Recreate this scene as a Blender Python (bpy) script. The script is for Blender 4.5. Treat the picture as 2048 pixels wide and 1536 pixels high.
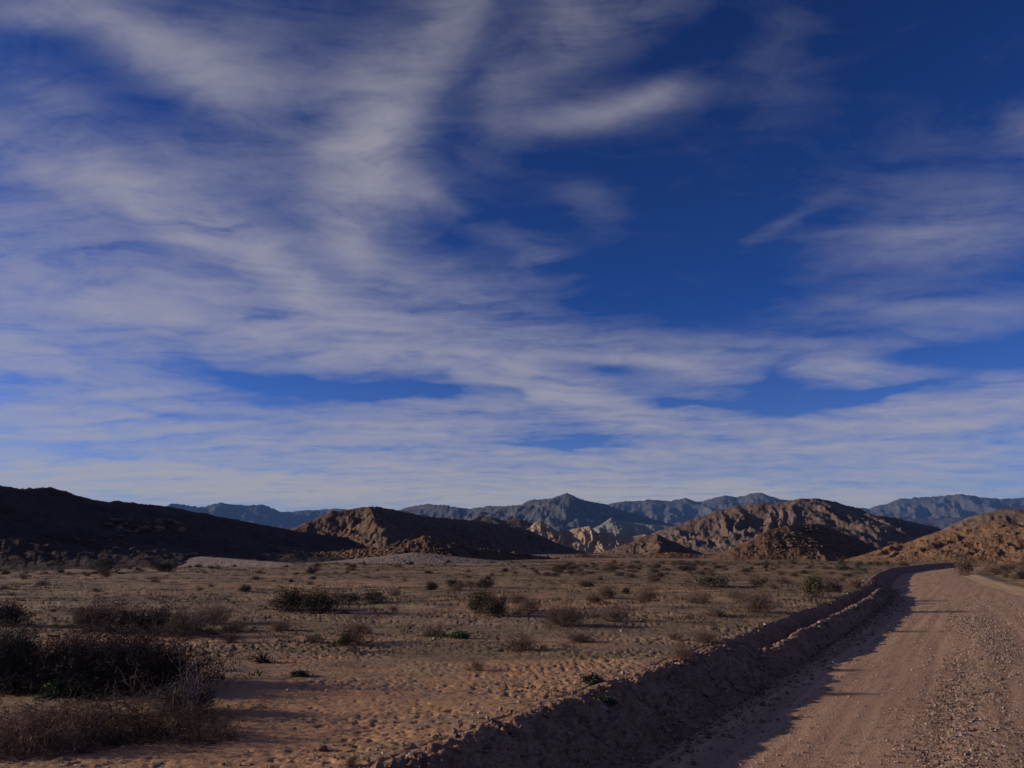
import bpy, math, random
import numpy as np
from mathutils import Vector, Matrix
S = bpy.context.scene
for o in list(bpy.data.objects): bpy.data.objects.remove(o, do_unlink=True)
R = math.radians
# ------------------------------------------------------------ camera
FPX = 1550.0; EYE = 2.2; PITCH = math.atan(332/FPX)
cd = bpy.data.cameras.new('camera'); cam = bpy.data.objects.new('camera', cd)
S.collection.objects.link(cam); S.camera = cam
cd.sensor_width = 36; cd.lens = FPX/2048*36; cd.clip_start = 0.05; cd.clip_end = 40000
cam.location = (0, 0, EYE); cam.rotation_euler = (R(90)+PITCH, 0, 0)
S.render.resolution_x = 1024; S.render.resolution_y = 768
S.view_settings.view_transform = 'Standard'; S.view_settings.look = 'None'
S.view_settings.gamma = 1; S.view_settings.exposure = 0.0
# ------------------------------------------------------------ sun and sky
SUN_EL = 13.5; SUN_BACK = 5.0      # degrees: height, and how far beyond the left perpendicular
sd = bpy.data.lights.new('sun', 'SUN'); so = bpy.data.objects.new('sun', sd); S.collection.objects.link(so)
sd.energy = 5.0; sd.angle = R(0.5); sd.color = (1.0, 0.86, 0.70)
tosun = Vector((-math.cos(R(SUN_EL))*math.cos(R(SUN_BACK)), math.cos(R(SUN_EL))*math.sin(R(SUN_BACK)), math.sin(R(SUN_EL))))
so.rotation_euler = tosun.to_track_quat('Z', 'Y').to_euler(); so.location = (-30, 0, 30)

def ray(X, Y):
    a = (X-1024)/FPX; b = (768-Y)/FPX
    return np.array([a, math.cos(PITCH)-b*math.sin(PITCH), math.sin(PITCH)+b*math.cos(PITCH)])
def azel(X, Y):
    r = ray(X, Y); return math.atan2(r[0], r[1]), math.atan2(r[2], math.hypot(r[0], r[1]))

class NT:
    """small helper for node trees"""
    def __init__(s, nt): s.nt = nt; nt.nodes.clear()
    def n(s, t, ins=None, **kw):
        nd = s.nt.nodes.new(t)
        for k, v in kw.items(): setattr(nd, k, v)
        if ins:
            for k, v in ins.items():
                sock = nd.inputs[k]
                if isinstance(v, bpy.types.NodeSocket): s.nt.links.new(v, sock)
                else: sock.default_value = v
        return nd
    def m(s, op, a, b=0.0, c=0.0, clamp=False):
        return s.n('ShaderNodeMath', {0: a, 1: b, 2: c}, operation=op, use_clamp=clamp).outputs[0]
    def v(s, op, a, b=(0, 0, 0)):
        nd = s.n('ShaderNodeVectorMath', {0: a, 1: b}, operation=op)
        return nd.outputs['Value'] if op in ('LENGTH', 'DOT_PRODUCT') else nd.outputs[0]
    def noise(s, vec, scale, detail=4, rough=.5, dist=0.0, out='Fac', **kw):
        return s.n('ShaderNodeTexNoise', {'Vector': vec, 'Scale': scale, 'Detail': detail, 'Roughness': rough, 'Distortion': dist}, **kw).outputs[out]
    def mix(s, f, a, b):
        nd = s.n('ShaderNodeMix', data_type='RGBA')
        for i, x in ((0, f), (6, a), (7, b)):
            if isinstance(x, bpy.types.NodeSocket): s.nt.links.new(x, nd.inputs[i])
            else: nd.inputs[i].default_value = (x if i == 0 else tuple(x)+(1,))
        return nd.outputs[2]
    def rng(s, x, a, b, c=0.0, d=1.0, t='SMOOTHSTEP'):
        return s.n('ShaderNodeMapRange', {0: x, 1: a, 2: b, 3: c, 4: d}, interpolation_type=t).outputs[0]

world = bpy.data.worlds.new('World'); S.world = world; world.use_nodes = True
W = NT(world.node_tree)
dirv = W.n('ShaderNodeTexCoord').outputs['Generated']
sep = W.n('ShaderNodeSeparateXYZ', {0: dirv})
dx, dy, dz = sep.outputs
hl = W.m('SQRT', W.m('ADD', W.m('MULTIPLY', dx, dx), W.m('MULTIPLY', dy, dy)))
az = W.m('ARCTAN2', dx, dy); el = W.m('ARCTAN2', dz, hl)
ae = W.n('ShaderNodeCombineXYZ', {0: az, 1: el}).outputs[0]
zz = W.m('ADD', W.m('MAXIMUM', dz, 0.0), 0.10)
plane = W.n('ShaderNodeCombineXYZ', {0: W.m('DIVIDE', dx, zz), 1: W.m('DIVIDE', dy, zz)}).outputs[0]
# the air: physical sky
sky = W.n('ShaderNodeTexSky', sky_type='NISHITA', sun_disc=False, sun_elevation=R(SUN_EL), sun_rotation=R(270+SUN_BACK),
          altitude=600, air_density=0.8, dust_density=0.35, ozone_density=5.0).outputs[0]
skyg = W.n('ShaderNodeGamma', {0: sky, 1: 1.5}).outputs[0]
skyt = W.n('ShaderNodeMix', data_type='RGBA', blend_type='MULTIPLY'); skyt.inputs[0].default_value = 1
W.nt.links.new(skyg, skyt.inputs[6]); skyt.inputs[7].default_value = (.28, .36, .48, 1)
SKYT = skyt
# high cloud: soft streaks (direction-space ellipses) torn by noise in the cloud layer
warpn = W.noise(plane, 1.1, 3, .55, out='Color')
warp = W.v('SUBTRACT', warpn, (.5, .5, .5))
warpf = W.v('SUBTRACT', W.noise(plane, 5.0, 4, .6, out='Color'), (.5, .5, .5))
wv = W.v('ADD', W.v('MULTIPLY', warp, (.11, .055, 0)), W.v('MULTIPLY', warpf, (.05, .022, 0)))
aew = W.v('ADD', ae, wv)
STROKES = [ # px, py, half length, half width, angle (down to the right +), weight
 (290,85,250,62,30,.60),(30,25,110,32,0,.40),(500,120,160,80,15,.30),(900,60,170,48,-62,.36),(740,240,150,85,-62,.60),
 (775,345,110,62,60,.42),(700,430,110,80,80,.50),(690,500,70,36,80,.30),(880,395,60,26,40,.30),(170,355,280,58,16,.50),
 (420,470,260,52,28,.48),(575,555,110,26,38,.40),(120,540,300,120,5,.45),(350,640,400,80,3,.40),(850,610,240,70,-12,.38),
 (780,695,300,42,4,.45),(60,700,190,36,12,.50),(260,775,280,34,10,.40),(100,830,200,60,0,.40),
 (330,905,480,80,0,.42),(850,850,300,60,-3,.60),(1040,770,170,30,18,.42),(1230,715,260,30,3,.52),(1380,745,120,42,0,.42),
 (1180,810,170,34,15,.45),(1420,840,220,20,0,.42),(1800,845,420,36,-8,.62),(1980,790,180,28,-12,.45),(1680,725,150,42,8,.40),
 (1250,912,380,34,-3,.40),(1750,950,420,26,-6,.36),(700,975,600,40,0,.48),(1300,975,500,34,0,.35),(1900,905,300,40,-4,.42),
 (1150,40,90,66,60,.30),(1280,40,160,46,-25,.20),(1220,220,140,32,-14,.42),(1300,190,70,22,-32,.28),(1060,130,60,130,10,.12),
 (1570,440,110,14,-32,.14),(1880,475,200,44,-5,.30),(2030,270,60,50,0,.24),(1850,600,300,22,-3,.24),(1900,655,250,34,-6,.20),
 (220,520,430,240,8,.16),(700,250,300,260,-50,.08),(150,985,400,34,0,.40),(280,840,380,50,2,.16),(1650,900,420,60,-3,.14),(1150,650,260,34,3,.16),(1330,690,260,26,2,.20),(1750,740,150,34,10,.22),(1000,740,150,24,12,.20),(1000,1005,1400,36,0,1.0),(900,930,500,26,-3,.22),(1700,1000,600,22,0,.30),(1900,390,220,90,0,.12),(1180,410,60,40,30,.12),(1060,520,40,22,0,.18),(990,470,80,24,8,.18),(1560,110,80,150,0,.08),
 (1000,200,50,120,10,.15),(400,330,130,90,20,.20),(560,360,110,60,20,.20),(1780,560,260,120,0,.08),
 (730,776,230,15,2,-.66),(560,800,110,12,3,-.30),(1130,880,130,10,-7,-.62),(1760,790,130,11,-9,-.55),(1360,812,90,8,0,-.50),
 (1230,742,80,16,4,-.42),(130,890,90,12,8,-.30),(290,966,90,12,3,-.38),(1960,855,110,10,-5,-.30),(1900,705,170,26,0,-.25),
 (1580,785,110,18,-4,-.22),(1300,560,350,90,5,-.06),(330,225,180,40,14,-.06),(90,200,160,60,20,.16),(560,330,110,36,20,-.12),(470,370,150,30,30,-.10),(400,818,240,10,4,-.42),(1040,798,60,10,30,-.30),(1570,742,46,26,-40,-.30),(1500,880,420,8,-4,-.16),(1000,850,300,8,2,-.12),(1500,960,500,10,-3,-.14),(640,940,80,8,4,-.25),(60,745,60,10,5,-.3),(930,560,120,70,-20,-.10),(330,480,150,22,28,-.20),(390,712,120,14,24,-.22)]
acc = None
for i_, (px, py, L, Wd, ang, wgt) in enumerate(STROKES):
    if i_ and i_ % 8 == 0:      # tie each batch of strokes to the last one, so that the shader works through them in turn
        aew = W.n('ShaderNodeVectorMath', {0: acc, 1: (1e-7, 1e-7, 0), 2: aew}, operation='MULTIPLY_ADD').outputs[0]
    c = azel(px, py); a = math.radians(ang)
    e1 = azel(px+L*math.cos(a), py+L*math.sin(a)); e2 = azel(px+Wd*math.sin(a), py-Wd*math.cos(a))
    l1 = math.hypot(e1[0]-c[0], e1[1]-c[1]); l2 = math.hypot(e2[0]-c[0], e2[1]-c[1])
    mp = W.n('ShaderNodeMapping', {'Vector': aew, 'Location': (c[0], c[1], 0), 'Rotation': (0, 0, math.atan2(e1[1]-c[1], e1[0]-c[0])), 'Scale': (l1, l2, 1)}, vector_type='TEXTURE').outputs[0]
    d2 = W.v('DOT_PRODUCT', mp, mp)
    g = W.m('POWER', 0.42, d2)
    acc = W.m('MULTIPLY_ADD', g, wgt, acc if acc is not None else 0.0)
# overall veil elsewhere on the dome, so that the light is that of a half-clouded sky all round
veil = W.m('MULTIPLY', W.rng(W.m('ABSOLUTE', az), .65, .95), W.rng(W.noise(plane, .8, 4, .6), .35, .75))
acc = W.m('ADD', acc, W.m('MULTIPLY', veil, .5))
st = W.n('ShaderNodeMapping', {'Vector': W.v('ADD', plane, W.v('MULTIPLY', warp, (.7, .7, 0))), 'Rotation': (0, 0, R(24)), 'Scale': (1.0, 3.2, 1)}).outputs[0]
n1 = W.noise(st, 1.5, 9, .62, .2)
n2 = W.noise(W.v('ADD', plane, W.v('MULTIPLY', warpf, (.25, .25, 0))), 6.0, 6, .62)
n3 = W.noise(W.n('ShaderNodeMapping', {'Vector': W.v('ADD', plane, W.v('MULTIPLY', warp, (.5, .5, 0))), 'Rotation': (0, 0, R(14)), 'Scale': (1.8, 8.0, 1)}).outputs[0], 2.0, 5, .6)
tex = W.m('ADD', W.m('ADD', W.m('MULTIPLY', n1, .58), W.m('MULTIPLY', n2, .32)), W.m('MULTIPLY', n3, .10))
acc = W.m('MAXIMUM', acc, 0.0)
dens = W.m('ADD', W.m('MULTIPLY', acc, W.rng(tex, .37, .63, .30, 1.48, 'LINEAR')), W.m('MULTIPLY', W.m('SUBTRACT', tex, .53), .30))
dens = W.m('ADD', W.m('MAXIMUM', dens, 0.0), W.m('MULTIPLY', W.rng(el, R(2), R(17), 1, 0), .10))
dens = W.m('SUBTRACT', 1.0, W.m('POWER', 0.30, dens))      # thin ice cloud: light lost grows with depth, never quite opaque
low = W.m('MAXIMUM', W.rng(el, R(0), R(16), 1, 0), W.rng(W.m('ABSOLUTE', az), .7, 1.0))
cloudc = W.mix(low, (3.85, 3.7, 4.1), (4.95, 4.3, 3.6))
cloudc = W.mix(W.rng(W.m('ABSOLUTE', az), .8, 1.1), cloudc, (3.5, 2.8, 2.5))
skyc = W.mix(W.m('MULTIPLY', dens, .96), skyt.outputs[2], cloudc)
bg = W.n('ShaderNodeBackground', {0: skyc, 1: 0.1})
W.n('ShaderNodeOutputWorld', {0: bg.outputs[0]})
world.cycles.sampling_method = 'MANUAL'; world.cycles.sample_map_resolution = 512
CLOUDK = cloudc
#@SKY@
# ------------------------------------------------------------ numeric noise
def _h(ix, iy, seed):
    n = (ix.astype(np.int64)*374761393 + iy.astype(np.int64)*668265263 + seed*974634777) & 0xffffffff
    n = ((n ^ (n >> 13))*1274126177) & 0xffffffff
    return (n ^ (n >> 16)) & 0xffffffff
def perlin(x, y, seed=0):
    x0 = np.floor(x); y0 = np.floor(y); fx = x-x0; fy = y-y0
    u = fx*fx*fx*(fx*(fx*6-15)+10); v = fy*fy*fy*(fy*(fy*6-15)+10)
    def gr(i, j):
        a = _h(x0+i, y0+j, seed)*(2*math.pi/4294967296.0)
        return np.cos(a)*(fx-i)+np.sin(a)*(fy-j)
    a = gr(0, 0); b = gr(1, 0); c = gr(0, 1); d = gr(1, 1)
    return 1.4*(a+(b-a)*u+((c+(d-c)*u)-(a+(b-a)*u))*v)
def fbm(x, y, o=5, seed=0, gain=.5, lac=2.03):
    t = 0; a = 1; n = 0
    for k in range(o):
        t = t+a*perlin(x, y, seed+k); n += a; a *= gain; x = x*lac+17.3; y = y*lac-9.1
    return t/n
def ridged(x, y, o=5, seed=0, gain=.5, lac=2.1):
    t = 0; a = 1; n = 0; w = 1
    for k in range(o):
        r = (1-np.abs(perlin(x, y, seed+k)*1.2))**2
        t = t+a*r*w; n += a; w = np.clip(r*1.3, 0, 1); a *= gain; x = x*lac+5.3; y = y*lac+3.7
    return t/n
def sst(x, a, b):
    t = np.clip((x-a)/(b-a), 0, 1); return t*t*(3-2*t)

# ------------------------------------------------------------ object helpers
def tag(o, label=None, cat=None, group=None, kind=None):
    if label: o['label'] = label
    if cat: o['category'] = cat
    if group: o['group'] = group
    if kind: o['kind'] = kind
    return o
def mesh_np(name, V, Fq, mats, smooth=True, midx=None):
    """V (n,3); Fq (m,k) faces of one size, or a list of such arrays"""
    me = bpy.data.meshes.new(name)
    Fl = Fq if isinstance(Fq, list) else [Fq]
    Fl = [np.asarray(f, dtype=np.int32) for f in Fl if len(f)]
    V = np.asarray(V, dtype=np.float32)
    me.vertices.add(len(V)); me.vertices.foreach_set('co', V.ravel())
    sizes = np.concatenate([np.full(len(f), f.shape[1], np.int32) for f in Fl])
    loops = np.concatenate([f.ravel() for f in Fl])
    me.loops.add(len(loops)); me.loops.foreach_set('vertex_index', loops)
    me.polygons.add(len(sizes)); st_ = np.zeros(len(sizes), np.int32); st_[1:] = np.cumsum(sizes)[:-1]
    me.polygons.foreach_set('loop_start', st_)
    me.polygons.foreach_set('use_smooth', np.full(len(sizes), smooth, bool))
    for m_ in (mats if isinstance(mats, (list, tuple)) else [mats]): me.materials.append(m_)
    if midx is not None: me.polygons.foreach_set('material_index', np.asarray(midx, np.int32))
    me.update(calc_edges=True); me.validate()
    return me
def link(name, me, parent=None):
    o = bpy.data.objects.new(name, me); S.collection.objects.link(o)
    if parent: o.parent = parent
    return o
def grid_faces(nr, nc, wrap=False):
    i = np.arange(nr-1)[:, None]*nc; c = np.arange(nc if wrap else nc-1)[None, :]; d = (c+1) % nc
    return np.stack([i+c, i+d, i+nc+d, i+nc+c], -1).reshape(-1, 4)

# ------------------------------------------------------------ the lie of the land
TH = R(30.5); DV = (math.sin(TH), math.cos(TH)); NV = (math.cos(TH), -math.sin(TH))
# lateral offset of the road's left foot along s, read off the bend in the distance
RS = np.array([-60, 0, 19, 31, 38, 42, 50, 64, 83, 96, 108, 117, 130, 150, 175, 210, 260], float)
RT = np.array([-3.3, -3.3, -3.3, -3.4, -3.65, -3.9, -4.6, -5.6, -6.4, -5.6, -4.4, -3.2, -.5, 6, 18, 40, 80], float)
_sf = np.linspace(-60, 260, 1281); _tf = np.interp(_sf, RS, RT)
_k = np.exp(-np.linspace(-2, 2, 41)**2); _tf = np.convolve(np.pad(_tf, 20, 'edge'), _k/_k.sum(), 'valid')
def foot(s): return np.interp(s, _sf, _tf)
def width(s): return np.interp(s, [0, 45, 64, 90, 260], [5.9, 5.9, 5.3, 4.6, 4.6])
def st_of(x, y): return x*DV[0]+y*DV[1], x*NV[0]+y*NV[1]
def xy_of(s, t): return s*DV[0]+t*NV[0], s*DV[1]+t*NV[1]
def plain(x, y):
    r = np.hypot(x, y)
    h = .46+.16*fbm(x*.035, y*.05, 4, 11)*sst(r, 8, 40)+.05*fbm(x*.25, y*.3, 3, 21)
    return h+.35*fbm(x*.012, y*.012, 3, 31)*sst(r, 60, 200)
def bank(u, s):
    """cross-section left of the foot; u = distance left of the foot"""
    j = .10*fbm(s*.9, s*0+3.1, 4, 5)+.05*fbm(s*3.1, s*0+1.7, 3, 6)
    far = sst(s, 13, 19)*(1-sst(s, 40, 46))
    hc = .50+.05*fbm(s*.5, s*0, 3, 8)
    near_ = hc*sst(u+j*1.2, .0, 1.0)
    wr = (.37+.09*fbm(s*1.1, s*0+9, 4, 9))*sst(u+j*.9, -.02, .36)-(.19+.12*fbm(s*.45, s*0+5, 3, 19))*sst(u+j*1.1, .38, .62)+.28*sst(u+j*1.5, .85, 1.25)
    return near_*(1-far)+wr*far
def base_h(x, y):
    s, t = st_of(x, y); u = foot(s)-t; w = width(s)
    P = plain(x, y)
    left = bank(u, s)
    k = sst(u, 1.0, 2.2); left = left*(1-k)+P*k
    v = -u-w                              # distance right of the right edge
    right = .16*sst(v, 0, 1.0)-.07*sst(v, 1.1, 1.9)+ (P-.08)*sst(v, 1.6, 4.8)+ .03*fbm(x*1.1, y*1.1, 3, 71)*sst(v, 0, .5)
    rt = np.clip(-u/w, 0, 1)
    road = .035*np.sin(rt*math.pi)
    h = np.where(u > 0, left, np.where(v > 0, right, road))
    far_s = sst(s, 225, 260)
    return h*(1-far_s)+P*far_s
def micro(x, y):
    """trodden, wind-combed sand: real clods and dimples"""
    s, t = st_of(x, y); u = foot(s)-t
    m_ = sst(u, .9, 1.6)
    r = np.hypot(x, y); near_ = 1-sst(r, 28, 60)
    patch = .45+.55*sst(fbm(x*.22, y*.3, 3, 41), -.25, .3)
    a = fbm(x*2.6+.6*fbm(x*1.5, y*1.5, 2, 3), y*4.6, 3, 51, .55)
    b = np.abs(perlin(x*5.5, y*8.5, 61))
    wq = .35*perlin(x*2.3, y*2.3, 9)
    pit = .8*sst(perlin(x*5.4+wq, y*8.4, 64), .12, .5)*sst(fbm(x*.9, y*1.2, 2, 68), -.35, .2)+.8*sst(perlin(x*9.5, y*14-wq, 65), .12, .55)
    d = .014*a-.034*pit*(.25+.9*sst(fbm(x*.45, y*.7, 3, 69), -.22, .22))+.006*(b-.3)+.004*fbm(x*14, y*18, 2, 63)
    e = .05*fbm(x*.55, y*.9, 3, 66)+.09*(ridged(x*.22, y*.5, 4, 67)-.4)
    return m_*(d*patch*near_+e*sst(r, 10, 30))
def H(x, y): 
    x = np.asarray(x, float); y = np.asarray(y, float)
    return base_h(x, y)+micro(x, y)
def Hs(x, y): return float(H(np.array([x]), np.array([y]))[0])
def land(X, Y):
    """where the sight line through a point of the photograph meets the plain"""
    r = ray(X, Y); z = .45
    for _ in range(12):
        t = (z-EYE)/min(r[2], -.004); x, y = r[0]*t, r[1]*t
        z = .5*z+.5*float(base_h(np.array([x]), np.array([y]))[0])
    return x, y

# ------------------------------------------------------------ materials
def mat(name):
    m_ = bpy.data.materials.new(name); m_.use_nodes = True; return m_, NT(m_.node_tree)
def finish(T, col, rough=.95, bump=None, spec=.15, trans=None):
    b = T.n('ShaderNodeBsdfPrincipled', {'Base Color': col, 'Roughness': rough, 'Specular IOR Level': spec})
    if bump is not None: T.nt.links.new(bump, b.inputs['Normal'])
    T.n('ShaderNodeOutputMaterial', {0: b.outputs[0]})
    return b
def bumpn(T, h, dist, strength=1.0, normal=None):
    ins = {'Height': h, 'Distance': dist, 'Strength': strength}
    if normal is not None: ins['Normal'] = normal
    return T.n('ShaderNodeBump', ins).outputs[0]
def sand_material():
    m_, T = mat('desert_sand'); P = T.n('ShaderNodeNewGeometry').outputs['Position']
    def el_(sx, sy): return T.n('ShaderNodeMapping', {'Vector': P, 'Scale': (sx, sy, 1)}).outputs[0]
    big = T.noise(el_(.09, .16), 1.0, 4, .6, 1.0); mid = T.noise(P, .55, 6, .68); fine = T.noise(P, 9, 5, .65); grit = T.noise(P, 60, 3, .7)
    c = T.mix(T.rng(mid, .38, .62), (.20, .124, .073), (.30, .19, .108))
    c = T.mix(T.m('MULTIPLY', T.rng(big, .49, .60), .85), c, (.45, .235, .115))
    grn = T.m('MULTIPLY', T.rng(T.noise(el_(.10, .34), 1.0, 5, .68), .46, .57), T.rng(T.noise(P, 4, 5, .75), .42, .58))
    c = T.mix(T.m('MULTIPLY', grn, .95), c, (.115, .088, .038))
    gry = T.m('MULTIPLY', T.rng(T.noise(el_(.17, .58), 1.0, 5, .65), .50, .62), T.rng(T.noise(P, 3.1, 4, .7), .42, .6))
    c = T.mix(T.m('MULTIPLY', gry, .7), c, (.17, .125, .10))
    c = T.mix(T.m('MULTIPLY', T.rng(grit, .42, .62), .35), c, T.mix(fine, (.12, .07, .045), (.42, .28, .18)))
    dist = T.v('LENGTH', P)
    pale = T.m('MULTIPLY', T.rng(T.noise(el_(.018, .06), 1.0, 4, .6), .50, .60), T.rng(dist, 35, 80))
    c = T.mix(T.m('MULTIPLY', pale, .5), c, (.34, .25, .20))
    # dark litter in strips, far out
    lit = T.m('MULTIPLY', T.rng(T.noise(el_(.30, 1.1), 1.0, 6, .72), .53, .60), T.rng(dist, 14, 30))
    c = T.mix(T.m('MULTIPLY', T.rng(dist, 16, 60), .30), c, (.235, .165, .078))
    c = T.mix(T.m('MULTIPLY', lit, .8), c, (.075, .048, .034))
    h = T.m('ADD', T.m('MULTIPLY', fine, .6), T.m('MULTIPLY', grit, .25))
    b1 = bumpn(T, h, .022, .8)
    b2 = bumpn(T, T.noise(el_(2.6, 5.0), 1.0, 5, .65), .05, .8, b1)
    finish(T, c, .97, b2); return m_
def road_material():
    m_, T = mat('gravel_road'); P = T.n('ShaderNodeNewGeometry').outputs['Position']
    rot = T.n('ShaderNodeMapping', {'Vector': P, 'Rotation': (0, 0, TH)}).outputs[0]      # y now runs along the road
    st_ = T.n('ShaderNodeMapping', {'Vector': rot, 'Scale': (5.0, .16, 1)}).outputs[0]
    track = T.noise(st_, 1.0, 5, .6, .3); wide = T.noise(T.n('ShaderNodeMapping', {'Vector': rot, 'Scale': (.9, .05, 1)}).outputs[0], 1, 3, .5)
    fine = T.noise(P, 22, 5, .7); grit = T.noise(P, 90, 3, .7)
    c = T.mix(T.rng(track, .38, .62), (.335, .197, .112), (.54, .323, .184))
    c = T.mix(T.m('MULTIPLY', T.rng(wide, .42, .6), .5), c, (.42, .24, .155))
    vor = T.n('ShaderNodeTexVoronoi', {'Vector': P, 'Scale': 42.0})
    c = T.mix(T.m('MULTIPLY', T.rng(grit, .45, .65), .45), c, T.mix(T.rng(fine, .4, .6), (.15, .095, .075), (.46, .34, .27)))
    c = T.mix(T.m('MULTIPLY', T.rng(vor.outputs['Distance'], .22, .08), T.rng(T.noise(P, 2.5, 4, .7), .5, .62)), c, (.42, .33, .26))
    h = T.m('ADD', T.m('MULTIPLY', fine, .5), T.m('ADD', T.m('MULTIPLY', grit, .2), T.m('MULTIPLY', vor.outputs['Distance'], -.35)))
    b1 = bumpn(T, h, .022, .9); b2 = bumpn(T, track, .010, .5, b1)
    finish(T, c, .95, b2); return m_
def bank_material():
    m_, T = mat('crumbly_bank'); P = T.n('ShaderNodeNewGeometry').outputs['Position']
    fine = T.noise(P, 12, 5, .7); grit = T.noise(P, 50, 3, .7); mid = T.noise(P, 1.3, 4, .65)
    c = T.mix(T.rng(mid, .4, .6), (.22, .115, .070), (.30, .165, .10))
    c = T.mix(T.m('MULTIPLY', T.rng(grit, .42, .62), .55), c, T.mix(T.rng(fine, .4, .6), (.10, .065, .05), (.42, .31, .24)))
    vor = T.n('ShaderNodeTexVoronoi', {'Vector': P, 'Scale': 17.0}).outputs['Distance']
    h = T.m('ADD', T.m('MULTIPLY', fine, .6), T.m('ADD', T.m('MULTIPLY', vor, -.7), T.m('MULTIPLY', grit, .3)))
    finish(T, c, .97, bumpn(T, h, .05, 1.0)); return m_
def rock_material(name, dark, light, tint, scale, bump, patch=.4, streak=None):
    m_, T = mat(name); P = T.n('ShaderNodeNewGeometry').outputs['Position']
    a = T.noise(P, scale, 6, .68, .6); b = T.noise(P, scale*7, 5, .7); c3 = T.noise(P, scale*.25, 4, .6)
    c = T.mix(T.rng(a, .34, .66), dark, light)
    c = T.mix(T.m('MULTIPLY', T.rng(c3, .45, .6), patch), c, tint)
    c = T.mix(T.m('MULTIPLY', T.rng(b, .44, .62), .5), c, tuple(x*.45 for x in dark))
    vor = T.n('ShaderNodeTexVoronoi', {'Vector': T.v('ADD', P, T.v('MULTIPLY', T.noise(P, scale*3, 3, .6, out='Color'), (1/scale*.3,)*3)), 'Scale': scale*3.0}, feature='F1').outputs['Distance']
    h = T.m('ADD', T.m('MULTIPLY', a, .7), T.m('ADD', T.m('MULTIPLY', b, .35), T.m('MULTIPLY', vor, -.5)))
    finish(T, c, .95, bumpn(T, h, bump, 1.0)); return m_
def plain_material(name, dark, light, scale=6.0, rough=.9, bump=.01):
    m_, T = mat(name); P = T.n('ShaderNodeTexCoord').outputs['Object']
    rnd = T.n('ShaderNodeObjectInfo').outputs['Random']
    f = T.noise(P, scale, 4, .65)
    c = T.mix(T.rng(f, .3, .7), dark, light)
    hsv = T.n('ShaderNodeHueSaturation', {'Value': T.rng(rnd, 0, 1, .7, 1.3, 'LINEAR'), 'Color': c}).outputs[0]
    finish(T, hsv, rough, bumpn(T, f, bump, .6)); return m_
M_SAND = sand_material(); M_ROAD = road_material(); M_BANK = bank_material()

# ------------------------------------------------------------ ground: one sheet to the horizon
def pts(x, y, z): return np.stack([x, y, z], -1).reshape(-1, 3)
def make_ground():
    a1 = np.arange(-37.5, 37.51, .068); a2 = np.concatenate([np.arange(38.3, 60, .8), np.arange(61, 180, 3)])
    az_ = np.radians(np.concatenate([-a2[::-1], a1, a2, [180]]))
    rows = [.3, 1, 1.8, 2.6, 3.4, 4.1, 4.7, 5.1]; r = 5.4
    while r < 300:
        rows.append(r); r += max(.014, r*r*(.62 if r < 25 else .9)/(775*1.75))
    while r < 16000: rows.append(r); r *= 1.12
    rr = np.array(rows); A, RR = np.meshgrid(az_, rr)
    x = np.sin(A)*RR; y = np.cos(A)*RR
    z = H(x, y)
    s, t = st_of(x, y); u = foot(s)-t; w = width(s)
    inside = sst(u, -w-.9, -w-.75)*(1-sst(u, 1.05, 1.2))*(1-sst(s, 238, 246))*sst(s, -46, -40)
    z = z-.06*inside
    n = len(rr); nc = len(az_)
    V = pts(x, y, z); Fq = grid_faces(n, nc, True)[:, ::-1]
    V = np.vstack([V, [[0, 0, float(z[0].mean())]]])
    cap = np.stack([np.full(nc, len(V)-1), (np.arange(nc)+1) % nc, np.arange(nc)], -1)
    tag(link('ground', mesh_np('ground', V, [Fq, cap], M_SAND)), kind='structure')
make_ground()
def s_rows(step0, k, smax=240):
    out = [-45.0, -30, -18, -9, -4, 0, 2]; s = 3.0
    while s < smax: out.append(s); s += max(step0, s*s*k)
    return np.array(out)
def make_road():
    ss = s_rows(.03, .0005); f = np.linspace(-.02, 1.0, 150)
    SS, FF = np.meshgrid(ss, f, indexing='ij'); w = width(SS); t = foot(SS)+FF*w+FF*0
    x, y = xy_of(SS, t); h = base_h(x, y)
    # ruts and the loose ridge of gravel between the wheel tracks
    q = t-foot(SS)
    loose = np.exp(-((q-3.1-.12*fbm(SS*.3, SS*0, 2, 7))/.42)**2)*(1-sst(SS, 26, 40))
    h += .02*loose*(1+fbm(x*5, y*5, 3, 91))+.006*fbm(q*4+.3*fbm(SS*.1, q, 2, 5), SS*.15, 3, 93)+.007*fbm(x*9, y*9, 3, 92)*(1+2*loose)
    edge = sst(FF, 0, .03)*(1-sst(FF, .97, 1))
    h = h*1.0+.006+(-.02)*(1-edge)
    tag(link('road', mesh_np('road', pts(x, y, h), grid_faces(*SS.shape)[:, ::-1]*1, M_ROAD)), kind='structure')
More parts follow.
